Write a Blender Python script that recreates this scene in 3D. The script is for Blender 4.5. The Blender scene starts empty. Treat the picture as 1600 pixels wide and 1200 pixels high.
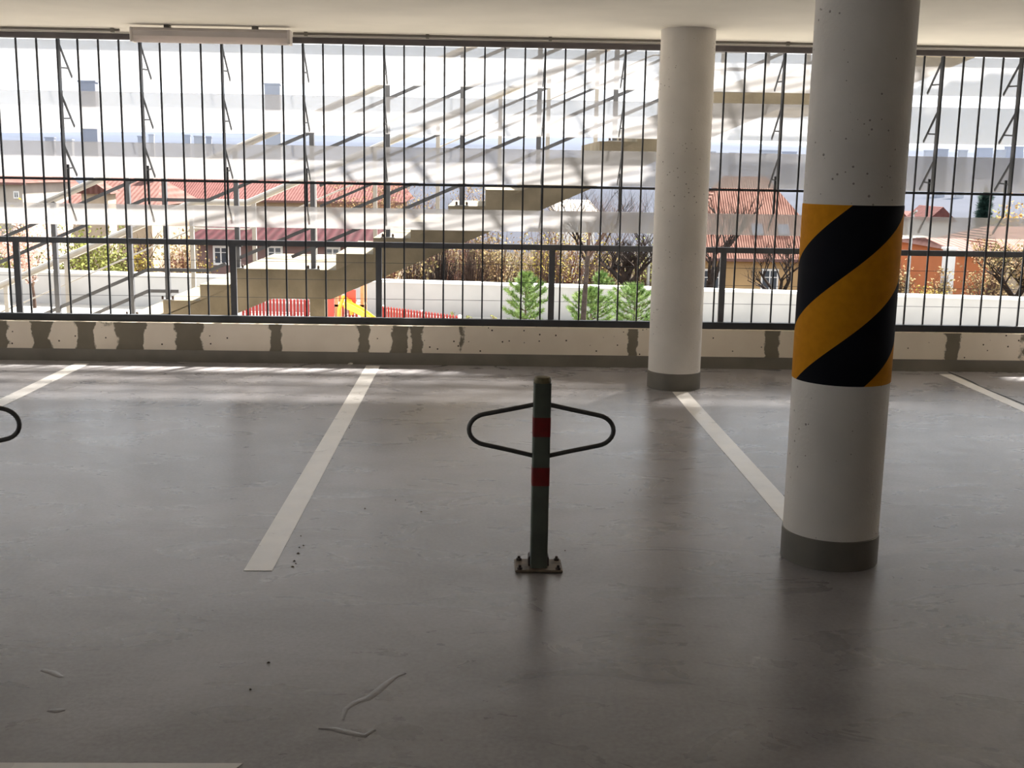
import bpy, bmesh, math, random
from math import sin, cos, pi, radians, atan2, sqrt, tan
from mathutils import Vector, Matrix, noise as mnoise

random.seed(7)
S = bpy.context.scene
COL = S.collection

# ------------------------------------------------------------------ camera
FPX, YAW, PITCH, ROLL, EYE = 1787.67, .028, .1843, .0171, 1.6
fw = Vector((sin(YAW)*cos(PITCH), cos(YAW)*cos(PITCH), -sin(PITCH)))
rt = Vector((cos(YAW), -sin(YAW), 0)); up = rt.cross(fw)
R2 = cos(ROLL)*rt + sin(ROLL)*up; U2 = -sin(ROLL)*rt + cos(ROLL)*up
cam = bpy.data.cameras.new('camera'); cam.sensor_width = 36; cam.lens = 36*FPX/1600
cam.clip_start = .05; cam.clip_end = 9000
camo = bpy.data.objects.new('camera', cam); COL.objects.link(camo)
M3 = Matrix((R2, U2, -fw)).transposed()
camo.matrix_world = Matrix.Translation((0, 0, EYE)) @ M3.to_4x4()
S.camera = camo

# ------------------------------------------------------------------ world, sun, exposure
W = bpy.data.worlds.new('world'); S.world = W; W.use_nodes = True
bgn = W.node_tree.nodes['Background']
bgn.inputs[0].default_value = (.90, .95, 1.0, 1); bgn.inputs[1].default_value = 1.15
sd = bpy.data.lights.new('sun', 'SUN'); sd.energy = 18.0; sd.angle = radians(4.5); sd.color = (1, .95, .87)
so = bpy.data.objects.new('sun', sd); COL.objects.link(so)
SEL, SAZ = radians(49), radians(36)
sdir = Vector((sin(SAZ)*cos(SEL), cos(SAZ)*cos(SEL), sin(SEL)))
so.rotation_euler = (-sdir).to_track_quat('-Z', 'Y').to_euler(); so.location = (20, 30, 40)
S.view_settings.view_transform = 'Standard'; S.view_settings.look = 'None'
S.view_settings.gamma = 1; S.view_settings.exposure = 0.72
S.view_settings.use_curve_mapping = False

# ------------------------------------------------------------------ pixel helpers (photo frame 1600x1200)
def ray(x, y): return fw + R2*((x-800)/FPX) + U2*((600-y)/FPX)
def P(x, y, Y):
    d = ray(x, y); return Vector((0, 0, EYE)) + d*(Y/d.y)
def G(x, y, Z=0.):
    d = ray(x, y); return Vector((0, 0, EYE)) + d*((Z-EYE)/d.z)

# ------------------------------------------------------------------ mesh helpers
class MB:
    def __init__(s): s.v = []; s.f = []
    def add(s, vs, fs):
        b = len(s.v); s.v += [tuple(v) for v in vs]; s.f += [tuple(i+b for i in f) for f in fs]; return s
    def box(s, x0, x1, y0, y1, z0, z1):
        return s.add([(x, y, z) for z in (z0, z1) for y in (y0, y1) for x in (x0, x1)],
                     [(0,2,3,1), (4,5,7,6), (0,1,5,4), (2,6,7,3), (0,4,6,2), (1,3,7,5)])
    def tube(s, pts, r, n=6, cap=True):
        pts = [Vector(p) for p in pts]; rr = r if isinstance(r, (list, tuple)) else [r]*len(pts)
        vs = []; fs = []; prev = None
        for i, p in enumerate(pts):
            a = pts[max(i-1, 0)]; b = pts[min(i+1, len(pts)-1)]; t = (b-a).normalized()
            if prev is None:
                ref = Vector((0, 0, 1)) if abs(t.z) < .9 else Vector((1, 0, 0)); u = t.cross(ref).normalized()
            else:
                u = (prev - t*prev.dot(t)); u = u.normalized() if u.length > 1e-6 else t.orthogonal().normalized()
            prev = u; w = t.cross(u)
            for k in range(n):
                q = 2*pi*(k+.5)/n; vs.append(p + (u*cos(q) + w*sin(q))*rr[i])
        for i in range(len(pts)-1):
            for k in range(n):
                fs.append((i*n+k, i*n+(k+1) % n, (i+1)*n+(k+1) % n, (i+1)*n+k))
        if cap:
            fs.append(tuple(range(n-1, -1, -1))); e = (len(pts)-1)*n; fs.append(tuple(range(e, e+n)))
        return s.add(vs, fs)
    def bar(s, a, b, w, h, upv=(0, 0, 1)):
        a, b = Vector(a), Vector(b); t = (b-a).normalized(); upv = Vector(upv)
        sd_ = t.cross(upv)
        if sd_.length < 1e-4: sd_ = t.orthogonal()
        sd_.normalize(); u = sd_.cross(t)
        vs = [p + sd_*(i*w/2) + u*(j*h/2) for p in (a, b) for j in (-1, 1) for i in (-1, 1)]
        return s.add(vs, [(0,2,3,1), (4,5,7,6), (0,1,5,4), (2,6,7,3), (0,4,6,2), (1,3,7,5)])
    def prism_xz(s, prof, y0, y1):
        n = len(prof); vs = [(x, y0, z) for x, z in prof] + [(x, y1, z) for x, z in prof]
        fs = [tuple(range(n)), tuple(range(2*n-1, n-1, -1))]
        fs += [(i, n+i, n+(i+1) % n, (i+1) % n) for i in range(n)]
        return s.add(vs, fs)
    def lathe(s, prof, n=48, c=(0, 0, 0)):
        vs = []; fs = []
        for r, z in prof:
            for k in range(n): vs.append((c[0]+r*cos(2*pi*k/n), c[1]+r*sin(2*pi*k/n), c[2]+z))
        for i in range(len(prof)-1):
            for k in range(n): fs.append((i*n+k, i*n+(k+1) % n, (i+1)*n+(k+1) % n, (i+1)*n+k))
        fs.append(tuple(range(n-1, -1, -1))); e = (len(prof)-1)*n; fs.append(tuple(range(e, e+n)))
        return s.add(vs, fs)
    def mesh(s, name, mat, smooth=False, fix=True):
        me = bpy.data.meshes.new(name); me.from_pydata(s.v, [], s.f); me.update()
        if fix:
            bm = bmesh.new(); bm.from_mesh(me); bmesh.ops.recalc_face_normals(bm, faces=bm.faces); bm.to_mesh(me); bm.free()
        if mat: me.materials.append(mat)
        if smooth:
            for p in me.polygons: p.use_smooth = True
            try: me.set_sharp_from_angle(angle=radians(40))
            except Exception: pass
        return me
def link(name, me, parent=None, loc=None, rot=None):
    o = bpy.data.objects.new(name, me); COL.objects.link(o)
    if parent: o.parent = parent
    if loc is not None: o.location = loc
    if rot is not None: o.rotation_euler = rot
    return o
def obj(name, mb, mat, parent=None, smooth=False, loc=None, fix=True):
    return link(name, mb.mesh(name, mat, smooth, fix), parent, loc)
def bevel(o, w=.004, seg=2):
    m = o.modifiers.new('bevel', 'BEVEL'); m.width = w; m.segments = seg; m.limit_method = 'ANGLE'; return o
def thing(name, label, cat, loc=(0, 0, 0), rz=0, group=None):
    o = bpy.data.objects.new(name, None); COL.objects.link(o); o.location = loc; o.rotation_euler = (0, 0, rz)
    o.empty_display_size = .1
    return tag(o, label, cat, group)
def tag(o, label, cat, group=None):
    o['label'] = label; o['category'] = cat
    if group: o['group'] = group
    return o
def struct(o): o['kind'] = 'structure'; return o
def copy_tree(o, parent=None):
    c = o.copy(); COL.objects.link(c); c.parent = parent
    for ch in list(o.children):
        copy_tree(ch, c)
    return c

# ------------------------------------------------------------------ materials
def mat(name, col, rough=.6, var=.0, scale=4., bump=0., bscale=40., metal=0., spec=.5, col2=None, detail=4, stretch=None, rvar=0.):
    m = bpy.data.materials.new(name); m.use_nodes = True; nt = m.node_tree; N = nt.nodes; L = nt.links
    b = N['Principled BSDF']; b.inputs['Roughness'].default_value = rough; b.inputs['Metallic'].default_value = metal
    b.inputs['Specular IOR Level'].default_value = spec
    b.inputs['Base Color'].default_value = (*col, 1)
    tc = N.new('ShaderNodeTexCoord'); src = tc.outputs['Object']
    if stretch:
        mp = N.new('ShaderNodeMapping'); mp.inputs['Scale'].default_value = stretch; L.new(src, mp.inputs['Vector']); src = mp.outputs['Vector']
    if var or col2:
        n = N.new('ShaderNodeTexNoise'); n.inputs['Scale'].default_value = scale; n.inputs['Detail'].default_value = detail
        L.new(src, n.inputs['Vector'])
        r = N.new('ShaderNodeValToRGB'); c2 = col2 or tuple(c*(1-var) for c in col); c1 = col if col2 else tuple(min(1, c*(1+var)) for c in col)
        r.color_ramp.elements[0].position = .35; r.color_ramp.elements[1].position = .65
        r.color_ramp.elements[0].color = (*c2, 1); r.color_ramp.elements[1].color = (*c1, 1)
        L.new(n.outputs['Fac'], r.inputs['Fac']); L.new(r.outputs['Color'], b.inputs['Base Color'])
        if rvar:
            mr = N.new('ShaderNodeMapRange'); mr.inputs['From Min'].default_value = .3; mr.inputs['From Max'].default_value = .7
            mr.inputs['To Min'].default_value = rough-rvar; mr.inputs['To Max'].default_value = rough+rvar
            L.new(n.outputs['Fac'], mr.inputs['Value']); L.new(mr.outputs['Result'], b.inputs['Roughness'])
    if bump:
        n2 = N.new('ShaderNodeTexNoise'); n2.inputs['Scale'].default_value = bscale; n2.inputs['Detail'].default_value = 5
        L.new(src, n2.inputs['Vector'])
        bp = N.new('ShaderNodeBump'); bp.inputs['Strength'].default_value = bump; bp.inputs['Distance'].default_value = .01
        L.new(n2.outputs['Fac'], bp.inputs['Height']); L.new(bp.outputs['Normal'], b.inputs['Normal'])
    m.diffuse_color = (*col, 1)
    return m

def floor_mat():
    m = bpy.data.materials.new('floor_epoxy'); m.use_nodes = True; nt = m.node_tree; N = nt.nodes; L = nt.links
    b = N['Principled BSDF']; tc = N.new('ShaderNodeTexCoord'); O = tc.outputs['Object']
    def nz(sc, det, st=None, rough=.55, dist=0.):
        n = N.new('ShaderNodeTexNoise'); n.inputs['Scale'].default_value = sc; n.inputs['Detail'].default_value = det
        n.inputs['Roughness'].default_value = rough; n.inputs['Distortion'].default_value = dist
        if st:
            mp = N.new('ShaderNodeMapping'); mp.inputs['Scale'].default_value = st; L.new(O, mp.inputs['Vector']); L.new(mp.outputs['Vector'], n.inputs['Vector'])
        else: L.new(O, n.inputs['Vector'])
        return n.outputs['Fac']
    big = nz(.9, 6, (1, 1.3, 1), .6, .6); fine = nz(60, 3); streak = nz(2.2, 5, (.8, 1.6, 1), .6, 1.3)
    ramp = N.new('ShaderNodeValToRGB'); e = ramp.color_ramp.elements
    e[0].position = .42; e[0].color = (.225, .213, .218, 1); e[1].position = .64; e[1].color = (.385, .372, .39, 1)
    mx = N.new('ShaderNodeMath'); mx.operation = 'MULTIPLY_ADD'; mx.inputs[1].default_value = .6; L.new(big, mx.inputs[0])
    m2 = N.new('ShaderNodeMath'); m2.operation = 'MULTIPLY'; m2.inputs[1].default_value = .25; L.new(fine, m2.inputs[0])
    m3 = N.new('ShaderNodeMath'); m3.operation = 'MULTIPLY_ADD'; m3.inputs[1].default_value = .2; L.new(streak, m3.inputs[0]); L.new(m2.outputs[0], m3.inputs[2])
    L.new(m3.outputs[0], mx.inputs[2]); L.new(mx.outputs[0], ramp.inputs['Fac']); L.new(ramp.outputs['Color'], b.inputs['Base Color'])
    mr = N.new('ShaderNodeMapRange'); mr.inputs['From Min'].default_value = .3; mr.inputs['From Max'].default_value = .7
    mr.inputs['To Min'].default_value = .25; mr.inputs['To Max'].default_value = .33
    L.new(streak, mr.inputs['Value']); L.new(mr.outputs['Result'], b.inputs['Roughness'])
    b.inputs['Specular IOR Level'].default_value = .5
    # gentle trowel waves and fine grain
    w1 = nz(3.0, 3, (1, 1.6, 1), .5, .8); w2 = nz(220, 2)
    bp = N.new('ShaderNodeBump'); bp.inputs['Strength'].default_value = .06; bp.inputs['Distance'].default_value = .02; L.new(w1, bp.inputs['Height'])
    b2 = N.new('ShaderNodeBump'); b2.inputs['Strength'].default_value = .12; b2.inputs['Distance'].default_value = .002; L.new(w2, b2.inputs['Height'])
    L.new(bp.outputs['Normal'], b2.inputs['Normal']); L.new(b2.outputs['Normal'], b.inputs['Normal'])
    return m

def pitted_mat(name, col, pit, rough=.75, var=.06):
    """painted concrete with small dark air-bubble pits"""
    m = mat(name, col, rough, var=var, scale=2.5, bump=.15, bscale=60)
    nt = m.node_tree; N = nt.nodes; L = nt.links; b = N['Principled BSDF']
    old = b.inputs['Base Color'].links[0].from_socket
    tc = N.new('ShaderNodeTexCoord'); v = N.new('ShaderNodeTexVoronoi'); v.inputs['Scale'].default_value = 26; v.inputs['Randomness'].default_value = 1
    L.new(tc.outputs['Object'], v.inputs['Vector'])
    n = N.new('ShaderNodeTexNoise'); n.inputs['Scale'].default_value = 3.5; L.new(tc.outputs['Object'], n.inputs['Vector'])
    th = N.new('ShaderNodeMapRange'); th.inputs['From Min'].default_value = .42; th.inputs['From Max'].default_value = .75
    th.inputs['To Min'].default_value = .03; th.inputs['To Max'].default_value = .19; L.new(n.outputs['Fac'], th.inputs['Value'])
    lt = N.new('ShaderNodeMath'); lt.operation = 'LESS_THAN'; L.new(v.outputs['Distance'], lt.inputs[0]); L.new(th.outputs['Result'], lt.inputs[1])
    mul = N.new('ShaderNodeMath'); mul.operation = 'MULTIPLY'; mul.inputs[1].default_value = .7; L.new(lt.outputs[0], mul.inputs[0])
    mix = N.new('ShaderNodeMix'); mix.data_type = 'RGBA'; mix.inputs['B'].default_value = (*pit, 1)
    L.new(mul.outputs[0], mix.inputs['Factor']); L.new(old, mix.inputs['A']); L.new(mix.outputs['Result'], b.inputs['Base Color'])
    return m

def hazard_mat():
    m = bpy.data.materials.new('hazard_stripes'); m.use_nodes = True; nt = m.node_tree; N = nt.nodes; L = nt.links
    b = N['Principled BSDF']; b.inputs['Roughness'].default_value = .8; b.inputs['Specular IOR Level'].default_value = .15
    tc = N.new('ShaderNodeTexCoord'); sp = N.new('ShaderNodeSeparateXYZ'); L.new(tc.outputs['Object'], sp.inputs[0])
    at = N.new('ShaderNodeMath'); at.operation = 'ARCTAN2'; L.new(sp.outputs['Y'], at.inputs[0]); L.new(sp.outputs['X'], at.inputs[1])
    a = N.new('ShaderNodeMath'); a.operation = 'MULTIPLY'; a.inputs[1].default_value = -1/pi; L.new(at.outputs[0], a.inputs[0])
    z = N.new('ShaderNodeMath'); z.operation = 'MULTIPLY_ADD'; z.inputs[1].default_value = 1/.53; L.new(sp.outputs['Z'], z.inputs[0]); L.new(a.outputs[0], z.inputs[2])
    of = N.new('ShaderNodeMath'); of.operation = 'ADD'; of.inputs[1].default_value = 4.589; L.new(z.outputs[0], of.inputs[0])
    fr = N.new('ShaderNodeMath'); fr.operation = 'FRACT'; L.new(of.outputs[0], fr.inputs[0])
    gt = N.new('ShaderNodeMath'); gt.operation = 'GREATER_THAN'; gt.inputs[1].default_value = .5; L.new(fr.outputs[0], gt.inputs[0])
    n = N.new('ShaderNodeTexNoise'); n.inputs['Scale'].default_value = 30; L.new(tc.outputs['Object'], n.inputs['Vector'])
    r = N.new('ShaderNodeValToRGB'); r.color_ramp.elements[0].color = (.62, .24, .008, 1); r.color_ramp.elements[1].color = (.82, .34, .012, 1); L.new(n.outputs['Fac'], r.inputs['Fac'])
    mix = N.new('ShaderNodeMix'); mix.data_type = 'RGBA'; mix.inputs['B'].default_value = (.006, .006, .010, 1)
    L.new(gt.outputs[0], mix.inputs['Factor']); L.new(r.outputs['Color'], mix.inputs['A']); L.new(mix.outputs['Result'], b.inputs['Base Color'])
    return m

def diffuser_mat():
    m = mat('lamp_diffuser', (.80, .75, .72), .35, var=.05, scale=4); nt = m.node_tree; N = nt.nodes; L = nt.links
    tl = N.new('ShaderNodeBsdfTranslucent'); tl.inputs[0].default_value = (.92, .86, .84, 1); mx = N.new('ShaderNodeMixShader'); mx.inputs[0].default_value = .6
    L.new(N['Principled BSDF'].outputs[0], mx.inputs[1]); L.new(tl.outputs[0], mx.inputs[2]); L.new(mx.outputs[0], N['Material Output'].inputs['Surface']); return m
def louvre_mat():
    m = bpy.data.materials.new('louvre_film'); m.use_nodes = True; nt = m.node_tree; N = nt.nodes; L = nt.links
    N.remove(N['Principled BSDF']); out = N['Material Output']
    tr = N.new('ShaderNodeBsdfTransparent'); tr.inputs[0].default_value = (1, 1, 1, 1)
    tl = N.new('ShaderNodeBsdfTranslucent'); tl.inputs[0].default_value = (.30, .295, .30, 1)
    df = N.new('ShaderNodeBsdfDiffuse'); df.inputs[0].default_value = (.55, .54, .53, 1)
    a = N.new('ShaderNodeMixShader'); a.inputs[0].default_value = .4; L.new(tl.outputs[0], a.inputs[1]); L.new(df.outputs[0], a.inputs[2])
    tc = N.new('ShaderNodeTexCoord'); n = N.new('ShaderNodeTexNoise'); n.inputs['Scale'].default_value = 1.2; n.inputs['Detail'].default_value = 3; L.new(tc.outputs['Object'], n.inputs['Vector'])
    mr = N.new('ShaderNodeMapRange'); mr.inputs['To Min'].default_value = .48; mr.inputs['To Max'].default_value = .53; L.new(n.outputs['Fac'], mr.inputs['Value'])
    b = N.new('ShaderNodeMixShader'); L.new(mr.outputs['Result'], b.inputs[0]); L.new(tr.outputs[0], b.inputs[1]); L.new(a.outputs[0], b.inputs[2])
    L.new(b.outputs[0], out.inputs['Surface']); return m

def upstand_mat():
    """bare concrete with beige skim-coat patches; patch mask from the mesh attribute, edges broken by noise"""
    m = bpy.data.materials.new('upstand_concrete'); m.use_nodes = True; nt = m.node_tree; N = nt.nodes; L = nt.links
    b = N['Principled BSDF']; b.inputs['Roughness'].default_value = .85
    tc = N.new('ShaderNodeTexCoord')
    at = N.new('ShaderNodeAttribute'); at.attribute_name = 'patch'
    n = N.new('ShaderNodeTexNoise'); n.inputs['Scale'].default_value = 16; n.inputs['Detail'].default_value = 7; n.inputs['Roughness'].default_value = .65; L.new(tc.outputs['Object'], n.inputs['Vector'])
    ad = N.new('ShaderNodeMath'); ad.operation = 'MULTIPLY_ADD'; ad.inputs[1].default_value = .9; L.new(n.outputs['Fac'], ad.inputs[0])
    sb = N.new('ShaderNodeMath'); sb.operation = 'SUBTRACT'; sb.inputs[1].default_value = .5; L.new(at.outputs['Fac'], sb.inputs[0]); L.new(sb.outputs[0], ad.inputs[2])
    st = N.new('ShaderNodeMapRange'); st.inputs['From Min'].default_value = .40; st.inputs['From Max'].default_value = .52; L.new(ad.outputs[0], st.inputs['Value'])
    c1 = N.new('ShaderNodeValToRGB'); c1.color_ramp.elements[0].color = (.16, .14, .105, 1); c1.color_ramp.elements[1].color = (.27, .24, .19, 1)
    c2 = N.new('ShaderNodeValToRGB'); c2.color_ramp.elements[0].color = (.78, .68, .56, 1); c2.color_ramp.elements[1].color = (.92, .83, .71, 1)
    n2 = N.new('ShaderNodeTexNoise'); n2.inputs['Scale'].default_value = 5; n2.inputs['Detail'].default_value = 5; L.new(tc.outputs['Object'], n2.inputs['Vector'])
    L.new(n2.outputs['Fac'], c1.inputs['Fac']); L.new(n2.outputs['Fac'], c2.inputs['Fac'])
    v = N.new('ShaderNodeTexVoronoi'); v.inputs['Scale'].default_value = 14; L.new(tc.outputs['Object'], v.inputs['Vector'])
    lt = N.new('ShaderNodeMath'); lt.operation = 'LESS_THAN'; lt.inputs[1].default_value = .10; L.new(v.outputs['Distance'], lt.inputs[0])
    pm = N.new('ShaderNodeMix'); pm.data_type = 'RGBA'; pm.inputs['B'].default_value = (.09, .07, .05, 1); L.new(lt.outputs[0], pm.inputs['Factor']); L.new(c2.outputs['Color'], pm.inputs['A'])
    mix = N.new('ShaderNodeMix'); mix.data_type = 'RGBA'; L.new(st.outputs['Result'], mix.inputs['Factor'])
    L.new(c1.outputs['Color'], mix.inputs['A']); L.new(pm.outputs['Result'], mix.inputs['B']); L.new(mix.outputs['Result'], b.inputs['Base Color'])
    bp = N.new('ShaderNodeBump'); bp.inputs['Strength'].default_value = .4; bp.inputs['Distance'].default_value = .006; L.new(st.outputs['Result'], bp.inputs['Height']); L.new(bp.outputs['Normal'], b.inputs['Normal'])
    return m

def tile_mat(name, c1, c2, sx=3.0, sz=3.0):
    """roof tiles too far away to tell apart: rows of colour and relief along the roof's own axes"""
    m = bpy.data.materials.new(name); m.use_nodes = True; nt = m.node_tree; N = nt.nodes; L = nt.links
    b = N['Principled BSDF']; b.inputs['Roughness'].default_value = .8
    tc = N.new('ShaderNodeTexCoord'); n = N.new('ShaderNodeTexNoise'); n.inputs['Scale'].default_value = 1.5; n.inputs['Detail'].default_value = 5; L.new(tc.outputs['Object'], n.inputs['Vector'])
    w = N.new('ShaderNodeTexWave'); w.wave_type = 'BANDS'; w.bands_direction = 'X'; w.inputs['Scale'].default_value = sx; w.inputs['Distortion'].default_value = .6; L.new(tc.outputs['Object'], w.inputs['Vector'])
    ad = N.new('ShaderNodeMath'); ad.operation = 'MULTIPLY_ADD'; ad.inputs[1].default_value = .45; L.new(w.outputs['Fac'], ad.inputs[0]); L.new(n.outputs['Fac'], ad.inputs[2])
    r = N.new('ShaderNodeValToRGB'); r.color_ramp.elements[0].position = .35; r.color_ramp.elements[1].position = .95
    r.color_ramp.elements[0].color = (*c1, 1); r.color_ramp.elements[1].color = (*c2, 1); L.new(ad.outputs[0], r.inputs['Fac']); L.new(r.outputs['Color'], b.inputs['Base Color'])
    bp = N.new('ShaderNodeBump'); bp.inputs['Strength'].default_value = .6; bp.inputs['Distance'].default_value = .06; L.new(w.outputs['Fac'], bp.inputs['Height']); L.new(bp.outputs['Normal'], b.inputs['Normal'])
    return m

M = {}
M['floor'] = floor_mat()
M['ceiling'] = mat('ceiling_paint', (.88, .83, .74), .8, var=.05, scale=1.3, bump=.05, bscale=30)
M['upstand'] = upstand_mat()
M['coat'] = mat('floor_coat_upturn', (.20, .18, .15), .55, var=.15, scale=3, bump=.1, bscale=20)
M['wallpaint'] = mat('inner_wall_paint', (.62, .58, .52), .8, var=.06, scale=1)
M['column'] = pitted_mat('column_paint', (.78, .73, .67), (.16, .12, .09))
M['colcoat'] = mat('column_coat', (.17, .155, .13), .5, var=.12, scale=5, bump=.08, bscale=25)
M['hazard'] = hazard_mat()
M['line'] = mat('line_paint', (.90, .87, .84), .30, var=.05, scale=6, bump=.05, bscale=60, rvar=.03)
M['joint'] = mat('joint_sealant', (.03, .03, .03), .7, var=.2, scale=20)
M['steel'] = mat('fence_paint', (.032, .036, .044), .5, var=.15, scale=6)
M['toprail'] = mat('top_rail_paint', (.16, .14, .145), .6, var=.15, scale=6)
M['galv'] = mat('galvanised_steel', (.42, .43, .44), .45, var=.15, scale=8, metal=.6)
M['railgrey'] = mat('rail_paint', (.12, .125, .14), .5, var=.12, scale=5, metal=.2)
M['tubelight'] = mat('handrail_tube', (.36, .345, .33), .4, var=.08, scale=6, metal=.3)
M['louvre'] = louvre_mat()
M['stair'] = mat('stair_concrete', (.225, .195, .145), .85, var=.25, scale=2.2, bump=.25, bscale=30)
M['postpaint'] = mat('parking_post_paint', (.115, .13, .105), .4, var=.15, scale=10, metal=.2)
M['posttube'] = mat('wing_tube_paint', (.085, .082, .08), .4, var=.15, scale=12, metal=.2)
M['red'] = mat('red_reflective', (.20, .008, .008), .45, var=.12, scale=30)
M['rust'] = mat('rusty_plate', (.17, .125, .085), .6, var=.3, scale=25, bump=.2, bscale=60)
M['bolt'] = mat('rusty_bolt', (.05, .03, .025), .6, var=.3, scale=40)
M['cap'] = mat('post_cap', (.17, .14, .07), .6, var=.35, scale=40)
M['lamp'] = mat('lamp_housing', (.72, .66, .63), .5, var=.06, scale=5)
M['diffuser'] = diffuser_mat()
M['conduit'] = mat('conduit_plastic', (.20, .18, .155), .6, var=.1, scale=10)
M['paving'] = mat('terrace_paving', (.44, .42, .385), .85, var=.10, scale=.8, bump=.1, bscale=8)
M['rwall'] = mat('white_render', (.40, .395, .39), .8, var=.05, scale=1.2)
M['coping'] = mat('coping_stone', (.80, .80, .79), .7, var=.04, scale=2)
M['soil'] = mat('spring_grass', (.050, .043, .020), .95, col2=(.055, .034, .022), scale=.35, detail=6)
M['bark'] = mat('bark', (.075, .05, .04), .9, var=.3, scale=6, bump=.4, bscale=20)
M['bark_dark'] = mat('dark_bark', (.04, .031, .028), .9, var=.3, scale=6, bump=.4, bscale=20)
M['twig'] = mat('twig', (.13, .085, .065), .9, var=.25, scale=4)
M['twig_red'] = mat('reddish_twig', (.19, .09, .07), .9, var=.25, scale=4)
M['needle'] = mat('pine_needle', (0.2, 0.28, 0.088), .7, col2=(.10, .18, .05), scale=3)
M['needle_dark'] = mat('fir_needle', (.035, .075, .06), .8, col2=(.02, .045, .04), scale=1)
M['yellow_leaf'] = mat('forsythia_bloom', (0.368, 0.272, 0.048), .7, col2=(.32, .27, .07), scale=2)
M['green_leaf'] = mat('young_leaf', (0.288, 0.304, 0.08), .7, col2=(.25, .27, .08), scale=2)
M['olive_leaf'] = mat('olive_leaf', (0.272, 0.232, 0.096), .8, col2=(.36, .22, .12), scale=1.2)
M['pink'] = mat('pink_blossom', (0.64, 0.448, 0.4), .7, col2=(.70, .42, .34), scale=3)
M['orange_leaf'] = mat('orange_bud', (.55, .27, .09), .8, col2=(.42, .30, .08), scale=2)
M['tile'] = tile_mat('clay_roof', (0.108, 0.036, 0.0252), (0.288, 0.1512, 0.1152), 2.4)
M['tile_red'] = tile_mat('red_roof', (.075, .026, .023), (.13, .050, .045), 1.5)
M['tile_pink'] = tile_mat('pale_red_roof', (.10, .042, .034), (.155, .078, .068), 1.0)
M['tile_crimson'] = tile_mat('crimson_roof', (.022, .0035, .005), (.045, .009, .012), .8)
M['ochre'] = mat('ochre_render', (0.495, 0.3375, 0.18), .85, var=.08, scale=.8)
M['orange'] = mat('orange_render', (0.465, 0.165, 0.075), .85, var=.06, scale=.8)
M['beige'] = mat('beige_render', (0.45, 0.36, 0.27), .85, var=.08, scale=.8)
M['cream'] = mat('cream_render', (0.465, 0.42, 0.375), .85, var=.06, scale=.8)
M['mauve'] = mat('mauve_render', (0.225, 0.15, 0.1425), .85, var=.08, scale=.8)
M['rosy'] = mat('rosy_render', (0.345, 0.165, 0.165), .85, var=.08, scale=.8)
M['white'] = mat('white_paint', (.80, .80, .80), .6, var=.03, scale=2)
M['glass'] = mat('window_glass', (.06, .075, .10), .12, var=.2, scale=1)
M['skyglass'] = mat('skylight_glass', (.16, .19, .26), .15, var=.1, scale=1)
M['gutter'] = mat('eave_board', (.16, .08, .07), .7, var=.1, scale=2)
M['fence_red'] = mat('red_picket', (0.264, 0.036, 0.032), .6, var=.12, scale=3)
M['slide'] = mat('yellow_plastic', (.86, .42, .03), .35, var=.05, scale=3)
M['redplastic'] = mat('red_plastic', (.72, .05, .03), .4, var=.05, scale=3)
M['wood'] = mat('brown_timber', (.38, .20, .10), .75, var=.15, scale=5)
M['hill'] = mat('far_hill', (.030, .032, .042), 1., var=.3, scale=.004)
M['block'] = mat('far_render', (.30, .295, .30), .9, var=.1, scale=.02)
M['block2'] = mat('far_grey', (.20, .20, .22), .9, var=.1, scale=.02)
M['leafdry'] = mat('dry_leaf', (.11, .07, .045), .8, var=.3, scale=60)
M['paper'] = mat('crumpled_paper', (.70, .66, .60), .7, var=.08, scale=60)

for k_ in ('paving', 'rwall', 'coping', 'soil', 'hill', 'block', 'block2', 'stair', 'tile', 'tile_red', 'tile_pink', 'tile_crimson', 'ochre', 'orange', 'beige', 'cream', 'mauve', 'rosy',
           'bark', 'bark_dark', 'twig', 'twig_red', 'needle', 'needle_dark', 'yellow_leaf', 'green_leaf', 'olive_leaf', 'pink', 'orange_leaf', 'fence_red', 'upstand', 'ceiling'):
    M[k_].node_tree.nodes['Principled BSDF'].inputs['Specular IOR Level'].default_value = .08   # chalky, weathered surfaces

# ================================================================== SETTING: garage
X0, X1, YB = -11., 18., -14.
WY0, WY1 = 9.394, 9.65          # upstand wall faces
CEIL = 2.62
o = obj('floor', MB().box(X0, X1, YB, WY0+.02, -.3, 0), M['floor']); struct(o)
o = obj('ceiling', MB().box(X0, X1, YB, 9.72, CEIL, CEIL+.32), M['ceiling']); struct(o)
for nm, bx_ in (('wall_back', (X0, X1, YB-.2, YB, -.3, CEIL)), ('wall_left', (X0-.2, X0, YB-.2, WY1, -.3, 1.2)), ('wall_right', (X1, X1+.2, YB-.2, WY1, -.3, CEIL))):
    struct(obj(nm, MB().box(*bx_), M['wallpaint']))
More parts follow.
